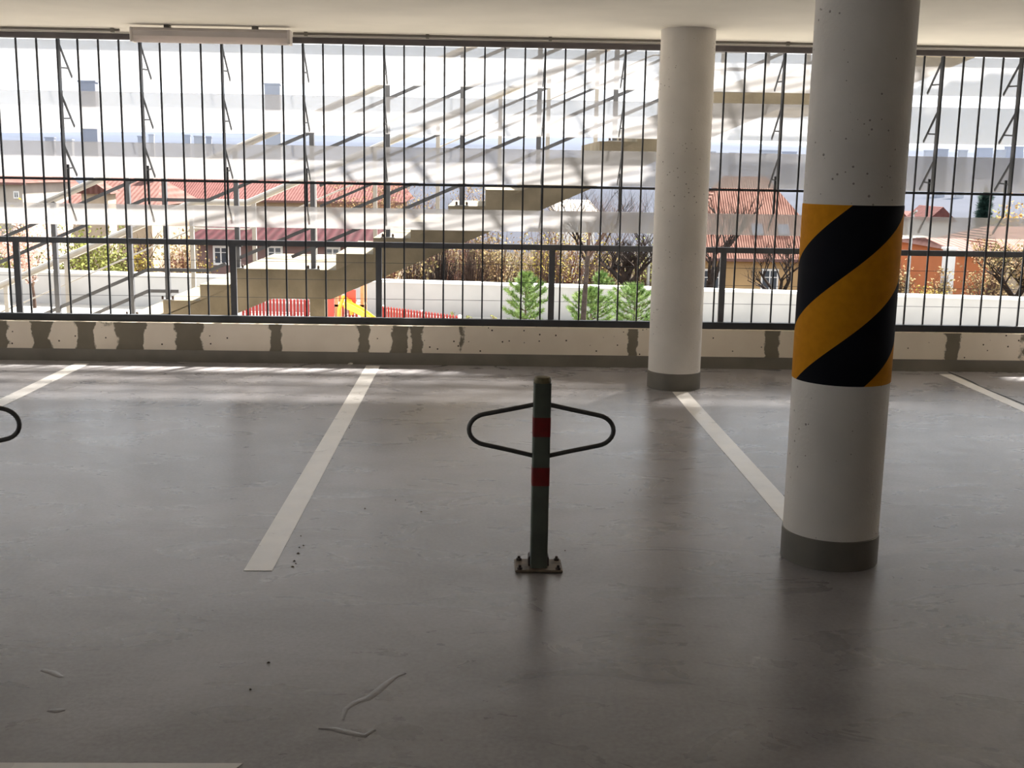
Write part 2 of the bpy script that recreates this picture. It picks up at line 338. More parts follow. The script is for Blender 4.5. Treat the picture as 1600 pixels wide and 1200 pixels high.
# low upstand wall: front face is a grid that carries the skim-coat patch mask
TOPW = .325
streaks = [(-40, 8), (53, 78), (122, 146), (184, 222), (276, 314), (423, 440), (560, 577), (612, 637), (645, 660), (719, 725), (981, 995), (1196, 1217), (1478, 1500)]
sw = [(P(a, 525, WY0).x, P(b, 525, WY0).x) for a, b in streaks]
mb = MB(); nx, nz_ = 680, 14; att = []
for j in range(nz_+1):
    for i in range(nx+1):
        x = X0+(X1-X0)*i/nx; z = -.3 + (TOPW+.3)*j/nz_ if j == 0 else TOPW*j/nz_
        mb.v.append((x, WY0, z))
        wob = .022*mnoise.noise((x*5, z*14, 3))
        val = 1.0
        for a, b in sw:
            d = min(x+wob-a, b-x-wob)
            val = min(val, .5 - d/.035*.5 if d > -.035 else 1.)
        if x < sw[0][0]-.4 or x > sw[-1][1]+.5:
            val = .62+1.2*mnoise.noise((x*1.1, z*.8, 9))
        left = max(0., min(1., (-1.6-x)/1.5))                      # rougher, more stained towards the stair foot
        val -= left*.30*max(0., (z-.20)/.12)*(.6+mnoise.noise((x*2.5, z*3, 5))) + left*.10*(1+2*mnoise.noise((x*4, z*6, 8)))
        val -= .18*max(0., (z-.26)/.06) * (.5+mnoise.noise((x*3, 0, 1)))
        att.append(max(0., min(1., val)))
for j in range(nz_):
    for i in range(nx):
        a = j*(nx+1)+i; mb.f.append((a, a+1, a+nx+2, a+nx+1))
nb = len(mb.v)
mb.v += [(X0, WY1, -.3), (X1, WY1, -.3), (X1, WY1, TOPW), (X0, WY1, TOPW)]; att += [.5]*4
tl, tr_ = nz_*(nx+1), nz_*(nx+1)+nx
mb.f.append((nb+1, nb, nb+3, nb+2)); mb.f.append(tuple(range(tl, tr_+1)) + (nb+2, nb+3))
me = mb.mesh('wall_front', M['upstand'], fix=False)
ca = me.attributes.new('patch', 'FLOAT', 'POINT'); ca.data.foreach_set('value', att)
struct(link('wall_front', me))
struct(obj('baseboard_front', MB().prism_xz([(X0, 0), (X1, 0), (X1, .10), (X0, .10)], WY0-.006, WY0-.0005), M['coat']))

# outer ledge below the fence and facade of the storey above
struct(obj('trim_1', MB().box(X0, X1, 9.60, 9.74, CEIL+.32, CEIL+.9), M['ceiling']))

# ------------------------------------------------------------------ columns
def column(x, y, r, label, band):
    t = thing('column', label, 'column', (x, y, 0))
    bev = .012
    obj('shaft', MB().lathe([(r, .0), (r, CEIL)], 64), M['column'], t, True)
    obj('base_coat', MB().lathe([(r+.004, 0), (r+.004, .125), (r+.0005, .128)], 64), M['colcoat'], t, True)
    if band:
        obj('hazard_band', MB().lathe([(r+.0005, .775), (r+.002, .777), (r+.002, 1.488), (r+.0005, 1.49)], 96), M['hazard'], t, True)
    return t
column(1.497, 4.645, .197, 'white pitted concrete column with a black and yellow hazard band', True)
column(1.473, 8.560, .197, 'plain white concrete column with grey foot beside the low wall', False)

# ------------------------------------------------------------------ painted bay lines and floor joint
def pline(x, ya, yb, label, w=.114):
    tag(obj('parking_line', MB().box(x-w/2, x+w/2, ya, yb, .0002, .0022), M['line']), label, 'floor marking', 'bay lines on the garage floor')
pline(-3.236, 4.42, 9.25, 'white bay line on the side of the cropped parking post away from the stair pillar')
pline(-.886, 4.41, 9.32, 'white bay line between the two folding parking posts')
pline(1.486, 4.90, 8.33, 'white bay line running between the plain column and the striped column')
pline(3.852, 4.42, 9.25, 'white bay line running along the dark floor joint', .10)
tag(obj('cross_line', MB().add([(-2.6, 2.76, .0003), (-.70, 2.76, .0003), (-.634, 2.890, .0003), (-2.6, 2.887, .0003), (-2.6, 2.76, .0023), (-.70, 2.76, .0023), (-.634, 2.890, .0023), (-2.6, 2.887, .0023)],
    [(0,3,2,1), (4,5,6,7), (0,1,5,4), (1,2,6,5), (2,3,7,6), (3,0,4,7)]), M['line']), 'short end of a white line painted across the driving aisle', 'floor marking')
jp = [(3.925+.012*sin(k*1.3)+.006*random.uniform(-1, 1), 9.36-k*.22) for k in range(22)]
jm = MB()
for (xa, ya), (xb, yb) in zip(jp[:-1], jp[1:]):
    jm.add([(xa-.008, ya, .0018), (xa+.008, ya, .0018), (xb+.008, yb, .0018), (xb-.008, yb, .0018), (xa-.008, ya, .0003), (xa+.008, ya, .0003), (xb+.008, yb, .0003), (xb-.008, yb, .0003)],
           [(0,1,2,3), (4,7,6,5), (0,3,7,4), (1,5,6,2)])
tag(obj('floor_joint', jm, M['joint']), 'thin dark wavy joint in the floor beside a white bay line', 'floor joint')

# ------------------------------------------------------------------ folding parking posts
def parking_post(x, y, label):
    t = thing('parking_post', label, 'parking post', (x, y, 0), 0, 'folding parking posts with wing loops')
    o = obj('base_plate', MB().box(-.097, .097, -.062, .085, 0, .012), M['rust'], t); bevel(o, .006, 2)
    h = .035
    p = MB(); rr = .008; prof = []
    for cx, cy, a0 in ((h-rr, h-rr, 0), (-h+rr, h-rr, 90), (-h+rr, -h+rr, 180), (h-rr, -h+rr, 270)):
        for k in range(4): a = radians(a0+30*k); prof.append((cx+rr*cos(a), cy+rr*sin(a)))
    n = len(prof)
    def sq(z0, z1, g=0.):
        s = 1+g/h; return [(a*s, b*s, z0) for a, b in prof]+[(a*s, b*s, z1) for a, b in prof], [tuple(range(n-1, -1, -1)), tuple(range(n, 2*n))]+[(i, (i+1) % n, n+(i+1) % n, n+i) for i in range(n)]
    obj('post', MB().add(*sq(.010, .775)), M['postpaint'], t, True)
    for z0, z1 in ((.358, .433), (.56, .638)): obj('red_band', MB().add(*sq(z0, z1, .0008)), M['red'], t, True)
    c = obj('cap', MB().lathe([(.034, .774), (.036, .786), (.030, .797), (.014, .801)], 20), M['cap'], t, True)
    def wing(s):
        pts = [(s*.028, 0, .685), (s*.12, 0, .6655)]
        for k in range(13):
            a = radians(78-13*k); pts.append((s*(.212+.078*cos(a)), 0, .581+.064*sin(a)))
        pts += [(s*.12, 0, .4955), (s*.028, 0, .474)]
        obj('wing_loop', MB().tube(pts, .0095, 10), M['posttube'], t, True)
    wing(-1); wing(1)
    for sx in (-.078, .078):
        for sy in (-.045, .066):
            b = MB().lathe([(.011, .012), (.011, .019), (.006, .020), (.006, .028), (.003, .030)], 8, (sx, sy, 0)); obj('bolt', b, M['bolt'], t)
    for s in (-1, 1):
        obj('hinge_lug', MB().prism_xz([(s*.036, .012), (s*.042, .012), (s*.042, .045), (s*.036, .055)], -.005, .05), M['bolt'], t)
    return t
parking_post(.246, 4.468, 'grey-green folding parking post with two red bands, nearest the striped column')
parking_post(-2.112, 4.468, 'folding parking post with wing loops, beyond the bay line from the striped column')

# ------------------------------------------------------------------ strip light and conduit on the ceiling edge
LY = 8.9
la, lb = P(206, 58, LY), P(455, 62, LY); zt = 2.575
t = thing('strip_light', 'long switched-off fluorescent strip light hung under the ceiling edge', 'light', ((la.x+lb.x)/2, LY, CEIL))
hl = (lb.x-la.x)/2
o = obj('housing', MB().add([(x, y, z) for x in (-hl+.02, hl-.02) for y, z in ((-.045, -.085), (-.055, -.045), (-.035, -.022), (.035, -.022), (.055, -.045), (.045, -.085))],
    [(0,1,2,3,4,5), (11,10,9,8,7,6)]+[(i, 6+i, 6+(i+1) % 6, (i+1) % 6) for i in range(6)]), M['lamp'], t)
dm = MB(); prf = [(.05*cos(radians(a)), -.083+.045*sin(radians(a))) for a in range(180, 361, 20)]
n = len(prf); dm.add([(x, y, z) for x in (-hl+.022, hl-.022) for y, z in prf], [tuple(range(n)), tuple(range(2*n-1, n-1, -1))]+[(i, n+i, n+(i+1) % n, (i+1) % n) for i in range(n)])
obj('diffuser', dm, M['diffuser'], t, True)
for s in (-1, 1):
    e = obj('end_cap', MB().box(s*(hl-.01)-.012, s*(hl-.01)+.012, -.057, .057, -.128, -.022), M['lamp'], t); bevel(e, .008, 2)
    obj('bracket', MB().box(s*hl*.55-.02, s*hl*.55+.02, -.03, .03, -.024, 0), M['conduit'], t)
def conduit(x0, x1, clips, label):
    cy = G(700, 57, CEIL-.012).y
    t = thing('cable_conduit', label, 'conduit', ((x0+x1)/2, cy, CEIL))
    w = (x1-x0)/2
    obj('pipe', MB().tube([(-w, 0, -.014), (w, 0, -.014)], .011, 8), M['conduit'], t, True)
    for c in clips: obj('clip', MB().box(c-(x0+x1)/2-.012, c-(x0+x1)/2+.012, -.017, .017, -.03, 0), M['conduit'], t)
cyy = G(700, 57, CEIL-.012).y
xq = lambda px: P(px, 55, cyy).x
conduit(-9, xq(187), [xq(176), xq(0)-.6, -6], 'dark cable conduit ending short of the strip light')
conduit(xq(458), 9, [xq(478), xq(668), xq(860), xq(1052), xq(1232), xq(1420), 7], 'dark cable conduit running from the strip light past both columns')

# ================================================================== FENCE on the upstand
FY = 9.5
bx0, sp = -3.390, .6466/4
t = thing('bar_fence', 'tall dark steel fence of slim upright bars between low wall and ceiling', 'fence', (0, FY, TOPW))
bar_me = MB().box(-.0065, .0065, -.0065, .0065, .045, 2.285).mesh('bar', M['steel'])
for k in range(-34, 82): link('bar', bar_me, t, (bx0+sp*k, 0, 0))
obj('bottom_rail', MB().box(-9, 9.9, -.045, .010, .0, .055), M['steel'], t)
obj('top_rail', MB().box(-9, 9.9, -.045, .010, 2.243, 2.288), M['toprail'], t)
obj('mid_rail', MB().box(-9, 9.9, -.007, .007, 1.475-TOPW-.010, 1.475-TOPW+.010), M['steel'], t)
GY = FY+.055
t = thing('guard_rail', 'grey steel guard rail with taut wires behind the fence bars', 'railing', (0, GY, TOPW))
o = obj('handrail', MB().box(-9, 9.9, -.025, .025, .955-TOPW, 1.0-TOPW), M['railgrey'], t)
for px in (28, 365, 592, 862, 1129, 1397):
    x = P(px, 430, GY).x
    po = obj('post', MB().box(x-.025, x+.025, -.012, .012, .0, .955-TOPW), M['railgrey'], t)
for x in (-5.4, 4.85, 6.3): obj('post', MB().box(x-.025, x+.025, -.012, .012, .0, .955-TOPW), M['railgrey'], t)
xs = P(368, 385, GY).x
obj('splice', MB().box(xs-.055, xs+.055, -.028, .028, .945-TOPW, .958-TOPW), M['railgrey'], t)
for z in (.828, .682, .527): obj('wire', MB().tube([(-9, 0, z-TOPW), (9.9, 0, z-TOPW)], .0022, 4), M['steel'], t)

# ------------------------------------------------------------------ louvre screen outside the fence
UY = FY+.03
tops = [2.555, 2.158, 1.760]
screen = thing('louvre_screen', 'sunscreen of four translucent white louvre bands on steel brackets outside the fence', 'louvre screen', (0, UY, 1.475))
BM = {}
BM['upright'] = MB().box(-.006, .006, -.016, .024, 0.0, 1.12).mesh('bracket', M['steel'])
BM['arm'] = MB().bar((0, .02, -.03), (0, .275, -.26), .008, .022, (0, 1, 1)).mesh('arm', M['steel'])
BM['strut'] = MB().bar((0, .0, -.205), (0, .195, -.196), .006, .012).mesh('strut', M['steel'])
BM['drop'] = MB().bar((0, .075, .115), (0, .075, -.195), .016, .02, (0, 1, 0)).mesh('drop_arm', M['steel'])
BM['foot'] = MB().bar((0, .075, -.19), (0, .235, -.335), .008, .02, (0, 1, 1)).mesh('foot', M['steel'])
for k in range(-6, 20):
    u = link('bracket', BM['upright'], screen, (bx0 + .6466*k, 0, 0))
    for zt in tops:
        link('arm', BM['arm'], u, (0, 0, zt-1.475)); link('strut', BM['strut'], u, (0, 0, zt-1.475))
    link('drop_arm', BM['drop'], u); link('foot', BM['foot'], u)
def panel(y0, z0, y1, z1):
    d = Vector((0, y1-y0, z1-z0)).normalized(); nrm = Vector((0, -d.z, d.y))*.003
    a, b = Vector((0, y0, z0)), Vector((0, y1, z1))
    q = [a-nrm, b-nrm, b+nrm, a+nrm]
    vs = [(x, p.y, p.z) for x in (X0, X1) for p in q]
    obj('louvre_panel', MB().add(vs, [(0,1,2,3), (7,6,5,4)]+[(k, 4+k, 4+(k+1) % 4, (k+1) % 4) for k in range(4)]), M['louvre'], screen)
for i, zt in enumerate(tops): panel(.035, zt+.012-1.475, .305, zt+.012-.285-1.475)
panel(.09, 1.275-1.475, .25, 1.095-1.475)

# ================================================================== OUTSIDE: concrete stair along the facade
SY0, SY1 = 10.15, 12.0
RUN, RISE = .3280, .1443
LZ1, LX1a, LX1b = .711, -2.158, -1.286          # first landing
N2 = 12                                         # steps between the landings
LX2a = LX1b + RUN*(N2-1); LZ2 = LZ1 + RISE*N2; LX2b = LX2a+.872
GZ = -3.0                                       # terrace level outside
NLOW = int((LZ1-GZ)/RISE)
t = thing('concrete_stair', 'long cast concrete stair with two landings climbing outside the fence', 'stair', (LX1a-RUN*NLOW, SY0, GZ))
ox, oy, oz = t.location
def sob(name, mb, m, parent=t):
    mb.v = [(x-ox, y-oy, z-oz) for x, y, z in mb.v]; return obj(name, mb, m, parent)
SL = RISE/RUN; TH = .26
def soff(xa): return None
# waist slabs and landings (profile in x,z)
lowx0 = LX1a-RUN*NLOW; lowz0 = LZ1-RISE*NLOW
s1x = LX1b-.05; s1z = LZ1-TH                    # upper flight soffit starts here
def nos(x): return LZ1+RISE+(x-LX1b)*SL         # nosing line of the middle flight
drop = nos(s1x)-s1z
lowdrop = .395
def nosl(x): return LZ1+(x-LX1a)*SL
xl = LX1a+((LZ1-TH)-(nosl(LX1a)-lowdrop))/SL    # where lower soffit meets the landing soffit
def waist(name, prof): sob(name, MB().prism_xz(prof, SY0, SY1), M['stair'])
waist('flight_slab', [(lowx0, lowz0), (lowx0, lowz0-RISE), (lowx0+lowdrop/SL-.35, lowz0-RISE), (xl, LZ1-TH), (xl, LZ1-RISE*.0-.145), (LX1a, LZ1-RISE)])
waist('landing_slab', [(LX1a, LZ1-.145), (xl, LZ1-.145), (xl, LZ1-TH), (s1x, LZ1-TH), (s1x+.0, LZ1-.145), (LX1b, LZ1-.145), (LX1b, LZ1), (LX1a, LZ1)])
e2x = LX2a+.12; e2z = LZ2-TH
waist('flight_slab', [(s1x, LZ1-TH), (s1x+(e2z-s1z)/SL, e2z), (LX2a, LZ2-RISE), (LX1b, LZ1), (LX1b, LZ1-.145), (s1x, LZ1-.145)])
xm = s1x+(e2z-s1z)/SL
waist('landing_slab', [(LX2a, LZ2-RISE), (xm, e2z), (LX2b+.03, e2z), (LX2b, LZ2)] + [(LX2a, LZ2)])
NUP = 9
waist('flight_slab', [(LX2b+.03, e2z), (LX2b+.03+RUN*NUP, e2z+RISE*NUP), (LX2b+RUN*NUP, LZ2+RISE*NUP), (LX2b, LZ2)])
def tri_step(x, z):    # one step on the waist slab: riser to the left
    return [(x, z-RISE), (x+RUN, z), (x, z)]
step_me = MB().prism_xz([(0, -RISE), (RUN, 0), (0, 0)], 0, SY1-SY0).mesh('step', M['stair'])
def step(x, z): link('step', step_me, t, (x-ox, 0, z-oz))
for k in range(N2-1): step(LX1b+RUN*k, LZ1+RISE*(k+1))
for k in range(1, NLOW): step(LX1a-RUN*k, LZ1-RISE*k)
for k in range(NUP): step(LX2b+RUN*k, LZ2+RISE*(k+1))
pxm = P(498, 480, 11.).x
sob('support_pillar', MB().box(pxm-.07, pxm+.07, 10.9, 11.12, GZ, LZ1-TH), M['stair'])

# near railing (a part of the stair): tube on top, flat rails below, bolted posts
RY = SY0+.05
stair = t
def rline(h, x0, x1, ranges=None):
    """polyline of a rail h above the nosings: slope, level along the landing, slope"""
    xb1 = P(231, 420, RY).x; xb2 = P(1065, 108, RY).x
    zl = nosl(xb1)+h; xe1 = LX1b + (zl-h-(LZ1+RISE))/SL
    zu = nos(xb2)+h; nup = lambda x: LZ2+RISE+(x-LX2b)*SL
    xe2 = LX2b+(zu-h-(LZ2+RISE))/SL
    pts = [(x0, nosl(x0)+h), (xb1, zl), (xe1, zl), (xb2, zu), (xe2, zu), (x1, nup(x1)+h)]
    return pts
def cut(pts, xa, xb):
    out = []
    for (ax, az), (bx, bz) in zip(pts[:-1], pts[1:]):
        for x in (max(ax, xa), min(bx, xb)):
            if ax <= x <= bx and xa <= x <= xb:
                q = (x, az+(bz-az)*(x-ax)/(bx-ax))
                if not out or abs(out[-1][0]-q[0]) > 1e-4: out.append(q)
    return out
def flat(name, pts, y=RY, w=.010, h=.030, m='railgrey'):
    for (ax, az), (bx, bz) in zip(pts[:-1], pts[1:]):
        sob(name, MB().bar((ax, y, az), (bx, y, bz), w, h), M[m], t)
XL, XR = -7.5, 5.6
tp = rline(1.274, XL, XR)
t = sob('railing', MB().tube([(x, RY, z) for x, z in tp], .030, 10), M['tubelight'], stair); t['label'] = 'tall railing with sloping rails on the fence side'
hz = [.136, .324, .937, 1.136]
for h in hz:
    pl = rline(h, XL, XR)
    if h < .2:
        flat('rail', cut(pl, XL, P(279, 449, RY).x)); flat('rail', cut(pl, P(456, 405, RY).x, XR))
    elif h < .4:
        flat('rail', cut(pl, XL, P(353, 415, RY).x)); flat('rail', cut(pl, P(375, 409, RY).x, XR))
    else: flat('rail', pl)
for h in (.472, .648): flat('rail', cut(rline(h, XL, XR), P(500, 320, RY).x, XR), h=.022)
def ztread(x):
    if x < LX1a:
        import math as _m
        return LZ1-RISE*_m.ceil((LX1a-x)/RUN)
    if x < LX1b: return LZ1
    if x < LX2a: return LZ1+RISE*(int((x-LX1b)/RUN)+1)
    if x < LX2b: return LZ2
    return LZ2+RISE*(int((x-LX2b)/RUN)+1)
def zrail(x):
    for (ax, az), (bx, bz) in zip(tp[:-1], tp[1:]):
        if ax <= x <= bx: return az+(bz-az)*(x-ax)/(bx-ax)
for px in (-260, -146, -30, 87, 204, 261, 372, 490, 606, 722, 841, 959, 1075, 1190, 1340, 1460):
    x = P(px, 400 if px < 600 else 250, RY).x; zb = ztread(x)
    p = sob('post', MB().box(x-.02, x+.02, RY-.022, RY+.022, zb, zrail(x)), M['railgrey'], t)
    b = MB().box(x-.06, x+.06, RY-.045, RY+.045, zb, zb+.008)
    sob('base_plate', b, M['galv'], t).parent = t
    for sx in (-.045, .045): sob('bolt', MB().lathe([(.010, 0), (.010, .022), (.004, .03)], 6, (x+sx, RY-.03, zb+.008)), M['bolt'], t)
# far handrail
FY2 = SY1-.06
def fl(h):
    pts = rline(h, -9.0, XR); return pts
t = sob('railing', MB().tube([(x, FY2, z) for x, z in fl(.868)], .036, 10), M['tubelight'], stair); t['label'] = 'lower tubular railing on the street side'
tb = rline(.60, -9.0, XR)
sob('rail', MB().tube([(x, FY2, z) for x, z in tb], .008, 6), M['tubelight'], t)
tpf = rline(.868, -9.0, XR)
for px in (-95, 0, 98, 198, 298, 396, 491, 586, 684, 780, 854, 928, 1025, 1120, 1250, 1380, 1500):
    x = P(px, 300, FY2).x; zb = ztread(x)
    zt = None
    for (ax, az), (bx, bz) in zip(tpf[:-1], tpf[1:]):
        if ax <= x <= bx: zt = az+(bz-az)*(x-ax)/(bx-ax)
    sob('post', MB().box(x-.02, x+.02, FY2-.02, FY2+.02, zb, zt), M['tubelight'], t)

# ================================================================== terrace, retaining wall, terrain
WA, WB = Vector((-30, 40.5, 0)), Vector((34, 31.45, 0))       # line of the white wall
def wally(x): return WA.y+(WB.y-WA.y)*(x-WA.x)/(WB.x-WA.x)
struct(obj('terrace', MB().add([(-60, 9.2, GZ), (60, 9.2, GZ), (60, wally(60)+.3, GZ), (-60, wally(-60)+.3, GZ), (-60, 9.2, GZ-.5), (60, 9.2, GZ-.5), (60, wally(60)+.3, GZ-.5), (-60, wally(-60)+.3, GZ-.5)],
    [(0,1,2,3), (4,7,6,5), (0,4,5,1), (1,5,6,2), (2,6,7,3), (3,7,4,0)]), M['paving']))
struct(obj('wall_outer', MB().box(X0, X1, 9.66, 9.70, GZ, -.02), M['wallpaint']))
t = thing('retaining_wall', 'long white rendered garden wall with a bright coping', 'wall', (WA.x, WA.y, GZ))
ang = atan2(WB.y-WA.y, WB.x-WA.x); ln = (WB-WA).length; t.rotation_euler = (0, 0, ang)
obj('wall_body', MB().box(0, ln, 0, .25, 0, 1.02), M['rwall'], t)
for k in range(int(ln/4)):
    obj('coping_stone', MB().box(k*4+.004, k*4+3.996, -.05, .30, 1.02, 1.10), M['coping'], t)
def terr(x, y):
    ks = [(28, -3.6), (36, -3.6), (44, -4.2), (60, -6.3), (100, -9.0), (200, -17), (500, -24), (1100, -14), (1900, 34), (2600, 62), (3400, 88), (4500, 60)]
    for (ya, za), (yb, zb) in zip(ks[:-1], ks[1:]):
        if y <= yb:
            f = max(0, (y-ya)/(yb-ya)); z = za+(zb-za)*f; break
    else: z = ks[-1][1]
    a = max(0, min(1, (y-900)/900)); z += a*22*mnoise.noise((x*.0013, y*.0011, 4))
    return z
ys = [28, 32, 36, 40, 44, 50, 60, 75, 100, 140, 200, 300, 400, 500, 650, 800, 1000, 1200, 1500, 1800, 2100, 2400, 2700, 3000, 3400, 3900, 4500]
tm = MB(); nxx = 70
for y in ys:
    hw = 40+y*.85
    for i in range(nxx+1):
        x = -hw+2*hw*i/nxx; yy = max(y, wally(x)+.3) if y < 45 else y
        tm.v.append((x, yy, terr(x, y)))
for j in range(len(ys)-1):
    for i in range(nxx):
        a = j*(nxx+1)+i; tm.f.append((a, a+1, a+nxx+2, a+nxx+1))
NSPLIT = 11
hm = MB(); hm.v = tm.v[NSPLIT*(nxx+1):]; hm.f = [tuple(i-NSPLIT*(nxx+1) for i in f) for f in tm.f if min(f) >= NSPLIT*(nxx+1)]
tm.f = [f for f in tm.f if max(f) < (NSPLIT+1)*(nxx+1)]; tm.v = tm.v[:(NSPLIT+1)*(nxx+1)]
struct(obj('ground', tm, M['soil'], smooth=True, fix=False))
struct(obj('ground_hills', hm, M['hill'], smooth=True, fix=False))

# ------------------------------------------------------------------ playground: red picket fences, slide tower
def picket_fence(ax, bx, base_ya, base_yb, label, n, h=.62):
    A = G(ax, base_ya, GZ); B = G(bx, base_yb, GZ); d = (B-A); L_ = d.length
    t = thing('picket_fence', label, 'fence', A, atan2(d.y, d.x))
    me = MB().prism_xz([(-.035, .06), (.035, .06), (.035, h-.05), (0, h), (-.035, h-.05)], -.03, -.008).mesh('picket', M['fence_red'])
    for k in range(n): link('picket', me, t, (L_*(k+.5)/n, 0, 0))
    for z in (.18, h-.16): obj('rail', MB().box(0, L_, -.008, .03, z, z+.05), M['white'], t)
    for k in range(int(L_/1.6)+2):
        x = min(L_, k*1.6); obj('post', MB().box(x-.04, x+.04, .03, .10, 0, h), M['white'], t)
picket_fence(378, 560, 498, 503, 'dark red picket fence seen under the stair landing', 34, .66)
picket_fence(597, 716, 510, 527, 'red picket fence running from the slide towards the pines', 26, .62)
pb = G(545, 512, GZ); t = thing('play_slide', 'yellow plastic slide with red panels on a timber tower', 'slide', pb); sY = pb.y
k_ = sY/FPX
for dx in (-.35, .40):
    for dy in (0, .8): obj('tower_post', MB().box(dx-.05, dx+.05, dy-.05, dy+.05, 0, 1.45), M['wood'], t)
obj('platform', MB().box(-.40, .45, -.05, .85, .62, .68), M['wood'], t)
obj('side_panel', MB().box(-.72, -.42, -.02, .02, .15, 1.05), M['redplastic'], t)
obj('side_panel', MB().box(-.06, .22, -.08, -.04, .66, 1.12), M['redplastic'], t)
sm = MB(); ch = []
for i in range(11):
    f = i/10; x = -.05+.95*f; z = .70-.58*f+.06*sin(pi*f); ch.append((x, z))
for side in (-.62, -.10):
    pass
vs = []; prf = [(-.78, .16), (-.74, .16), (-.72, .0), (-.28, .0), (-.26, .16), (-.22, .16), (-.24, -.03), (-.76, -.03)]
for x, z in ch:
    for yy, zz in prf: vs.append((x, yy, z+zz))
n = len(prf); fs = [(i*n+k, i*n+(k+1) % n, (i+1)*n+(k+1) % n, (i+1)*n+k) for i in range(10) for k in range(n)]
fs += [tuple(range(n)), tuple(range(11*n-1, 10*n-1, -1))]
obj('chute', MB().add(vs, fs), M['slide'], t)
ar = [(-.30+.0*a, -.1, .1) for a in (0,)]
obj('arch_tube', MB().tube([(-.28, -.12, 0), (-.26, -.12, .55), (-.12, -.12, .95), (.06, -.12, .80), (.10, -.12, .4)], .06, 8), M['slide'], t, True)

# ================================================================== vegetation
def branch_tree(mb_t, mb_b, base, height, r0, seed, lean=(0, 0), levels=4, split=(.35, .6), spread=.6, kids=3, droop=0., trunk_frac=.35):
    rnd = random.Random(seed)
    def grow(p, d, L_, r, lev):
        n = 4; pts = [Vector(p)]; rs = [r]; dd = Vector(d)
        for i in range(n):
            dd = (dd + Vector((rnd.uniform(-1, 1), rnd.uniform(-1, 1), rnd.uniform(-.5, 1)))*.13 + Vector((0, 0, -droop*lev*.05))).normalized()
            pts.append(pts[-1]+dd*(L_/n)); rs.append(r*(1-.42*(i+1)/n))
        (mb_t if lev == 0 else mb_b).tube(pts, rs, 7 if lev == 0 else (5 if lev == 1 else 3), cap=lev == 0)
        if lev >= levels: return
        for k in range(kids + (1 if lev == 0 else 0) + (1 if lev >= 2 else 0)):
            f = rnd.uniform(.45 if lev else .8, 1.0); q = f*n; i = min(n-1, int(q)); pos = pts[i].lerp(pts[i+1], q-i)
            az = rnd.uniform(0, 2*pi); o_ = Vector((cos(az), sin(az), rnd.uniform(.0, .5)))
            nd = (dd*(1-spread)+o_*spread + Vector((0, 0, .18))).normalized()
            grow(pos, nd, L_*rnd.uniform(.55, .85) if lev else (height-L_)*rnd.uniform(.4, .6), rs[i]*rnd.uniform(.5, .68), lev+1)
    grow(base, Vector((lean[0], lean[1], 1)).normalized(), height*trunk_frac, r0, 0)
def bare_tree(name, label, px, py, Y, ptop, seed, r0=.12, lean=(0, 0), levels=4, spread=.55, kids=3, bark='bark_dark', twig='bark_dark', tf=.35, leaf=None, nleaf=0, lsize=.06, zb=None, group='bare spring trees', cat='tree'):
    b = P(px, py, Y)
    if zb is None: zb = min(b.z, terr(b.x, Y)) if Y > 34.5 else GZ
    top = P(px, ptop, Y).z
    t = thing(name, label, cat, (b.x, Y, zb), 0, group)
    a, c = MB(), MB(); branch_tree(a, c, (0, 0, 0), top-zb, r0, seed, lean, levels, spread=spread, kids=kids, trunk_frac=tf)
    obj('trunk', a, M[bark], t, True, fix=False); obj('branches', c, M[twig], t, fix=False)['kind'] = 'stuff'
    if leaf:
        rnd = random.Random(seed+5); L_ = MB(); pv = [Vector(v) for v in c.v if v[2] > (top-zb)*.3]
        for k in range(nleaf):
            p = pv[rnd.randrange(len(pv))] + Vector((rnd.gauss(0, .05), rnd.gauss(0, .05), rnd.gauss(0, .05)))
            leafq(L_, p, lsize*rnd.uniform(.6, 1.3), rnd)
        obj('foliage', L_, M[leaf], t, fix=False)['kind'] = 'stuff'
    return t
def leafq(mb, p, s, rnd):
    u = Vector((rnd.gauss(0, 1), rnd.gauss(0, 1), rnd.gauss(0, 1))).normalized(); v = u.orthogonal().normalized()
    mb.add([p-u*s, p+v*s*.6, p+u*s, p-v*s*.6], [(0, 1, 2, 3)])
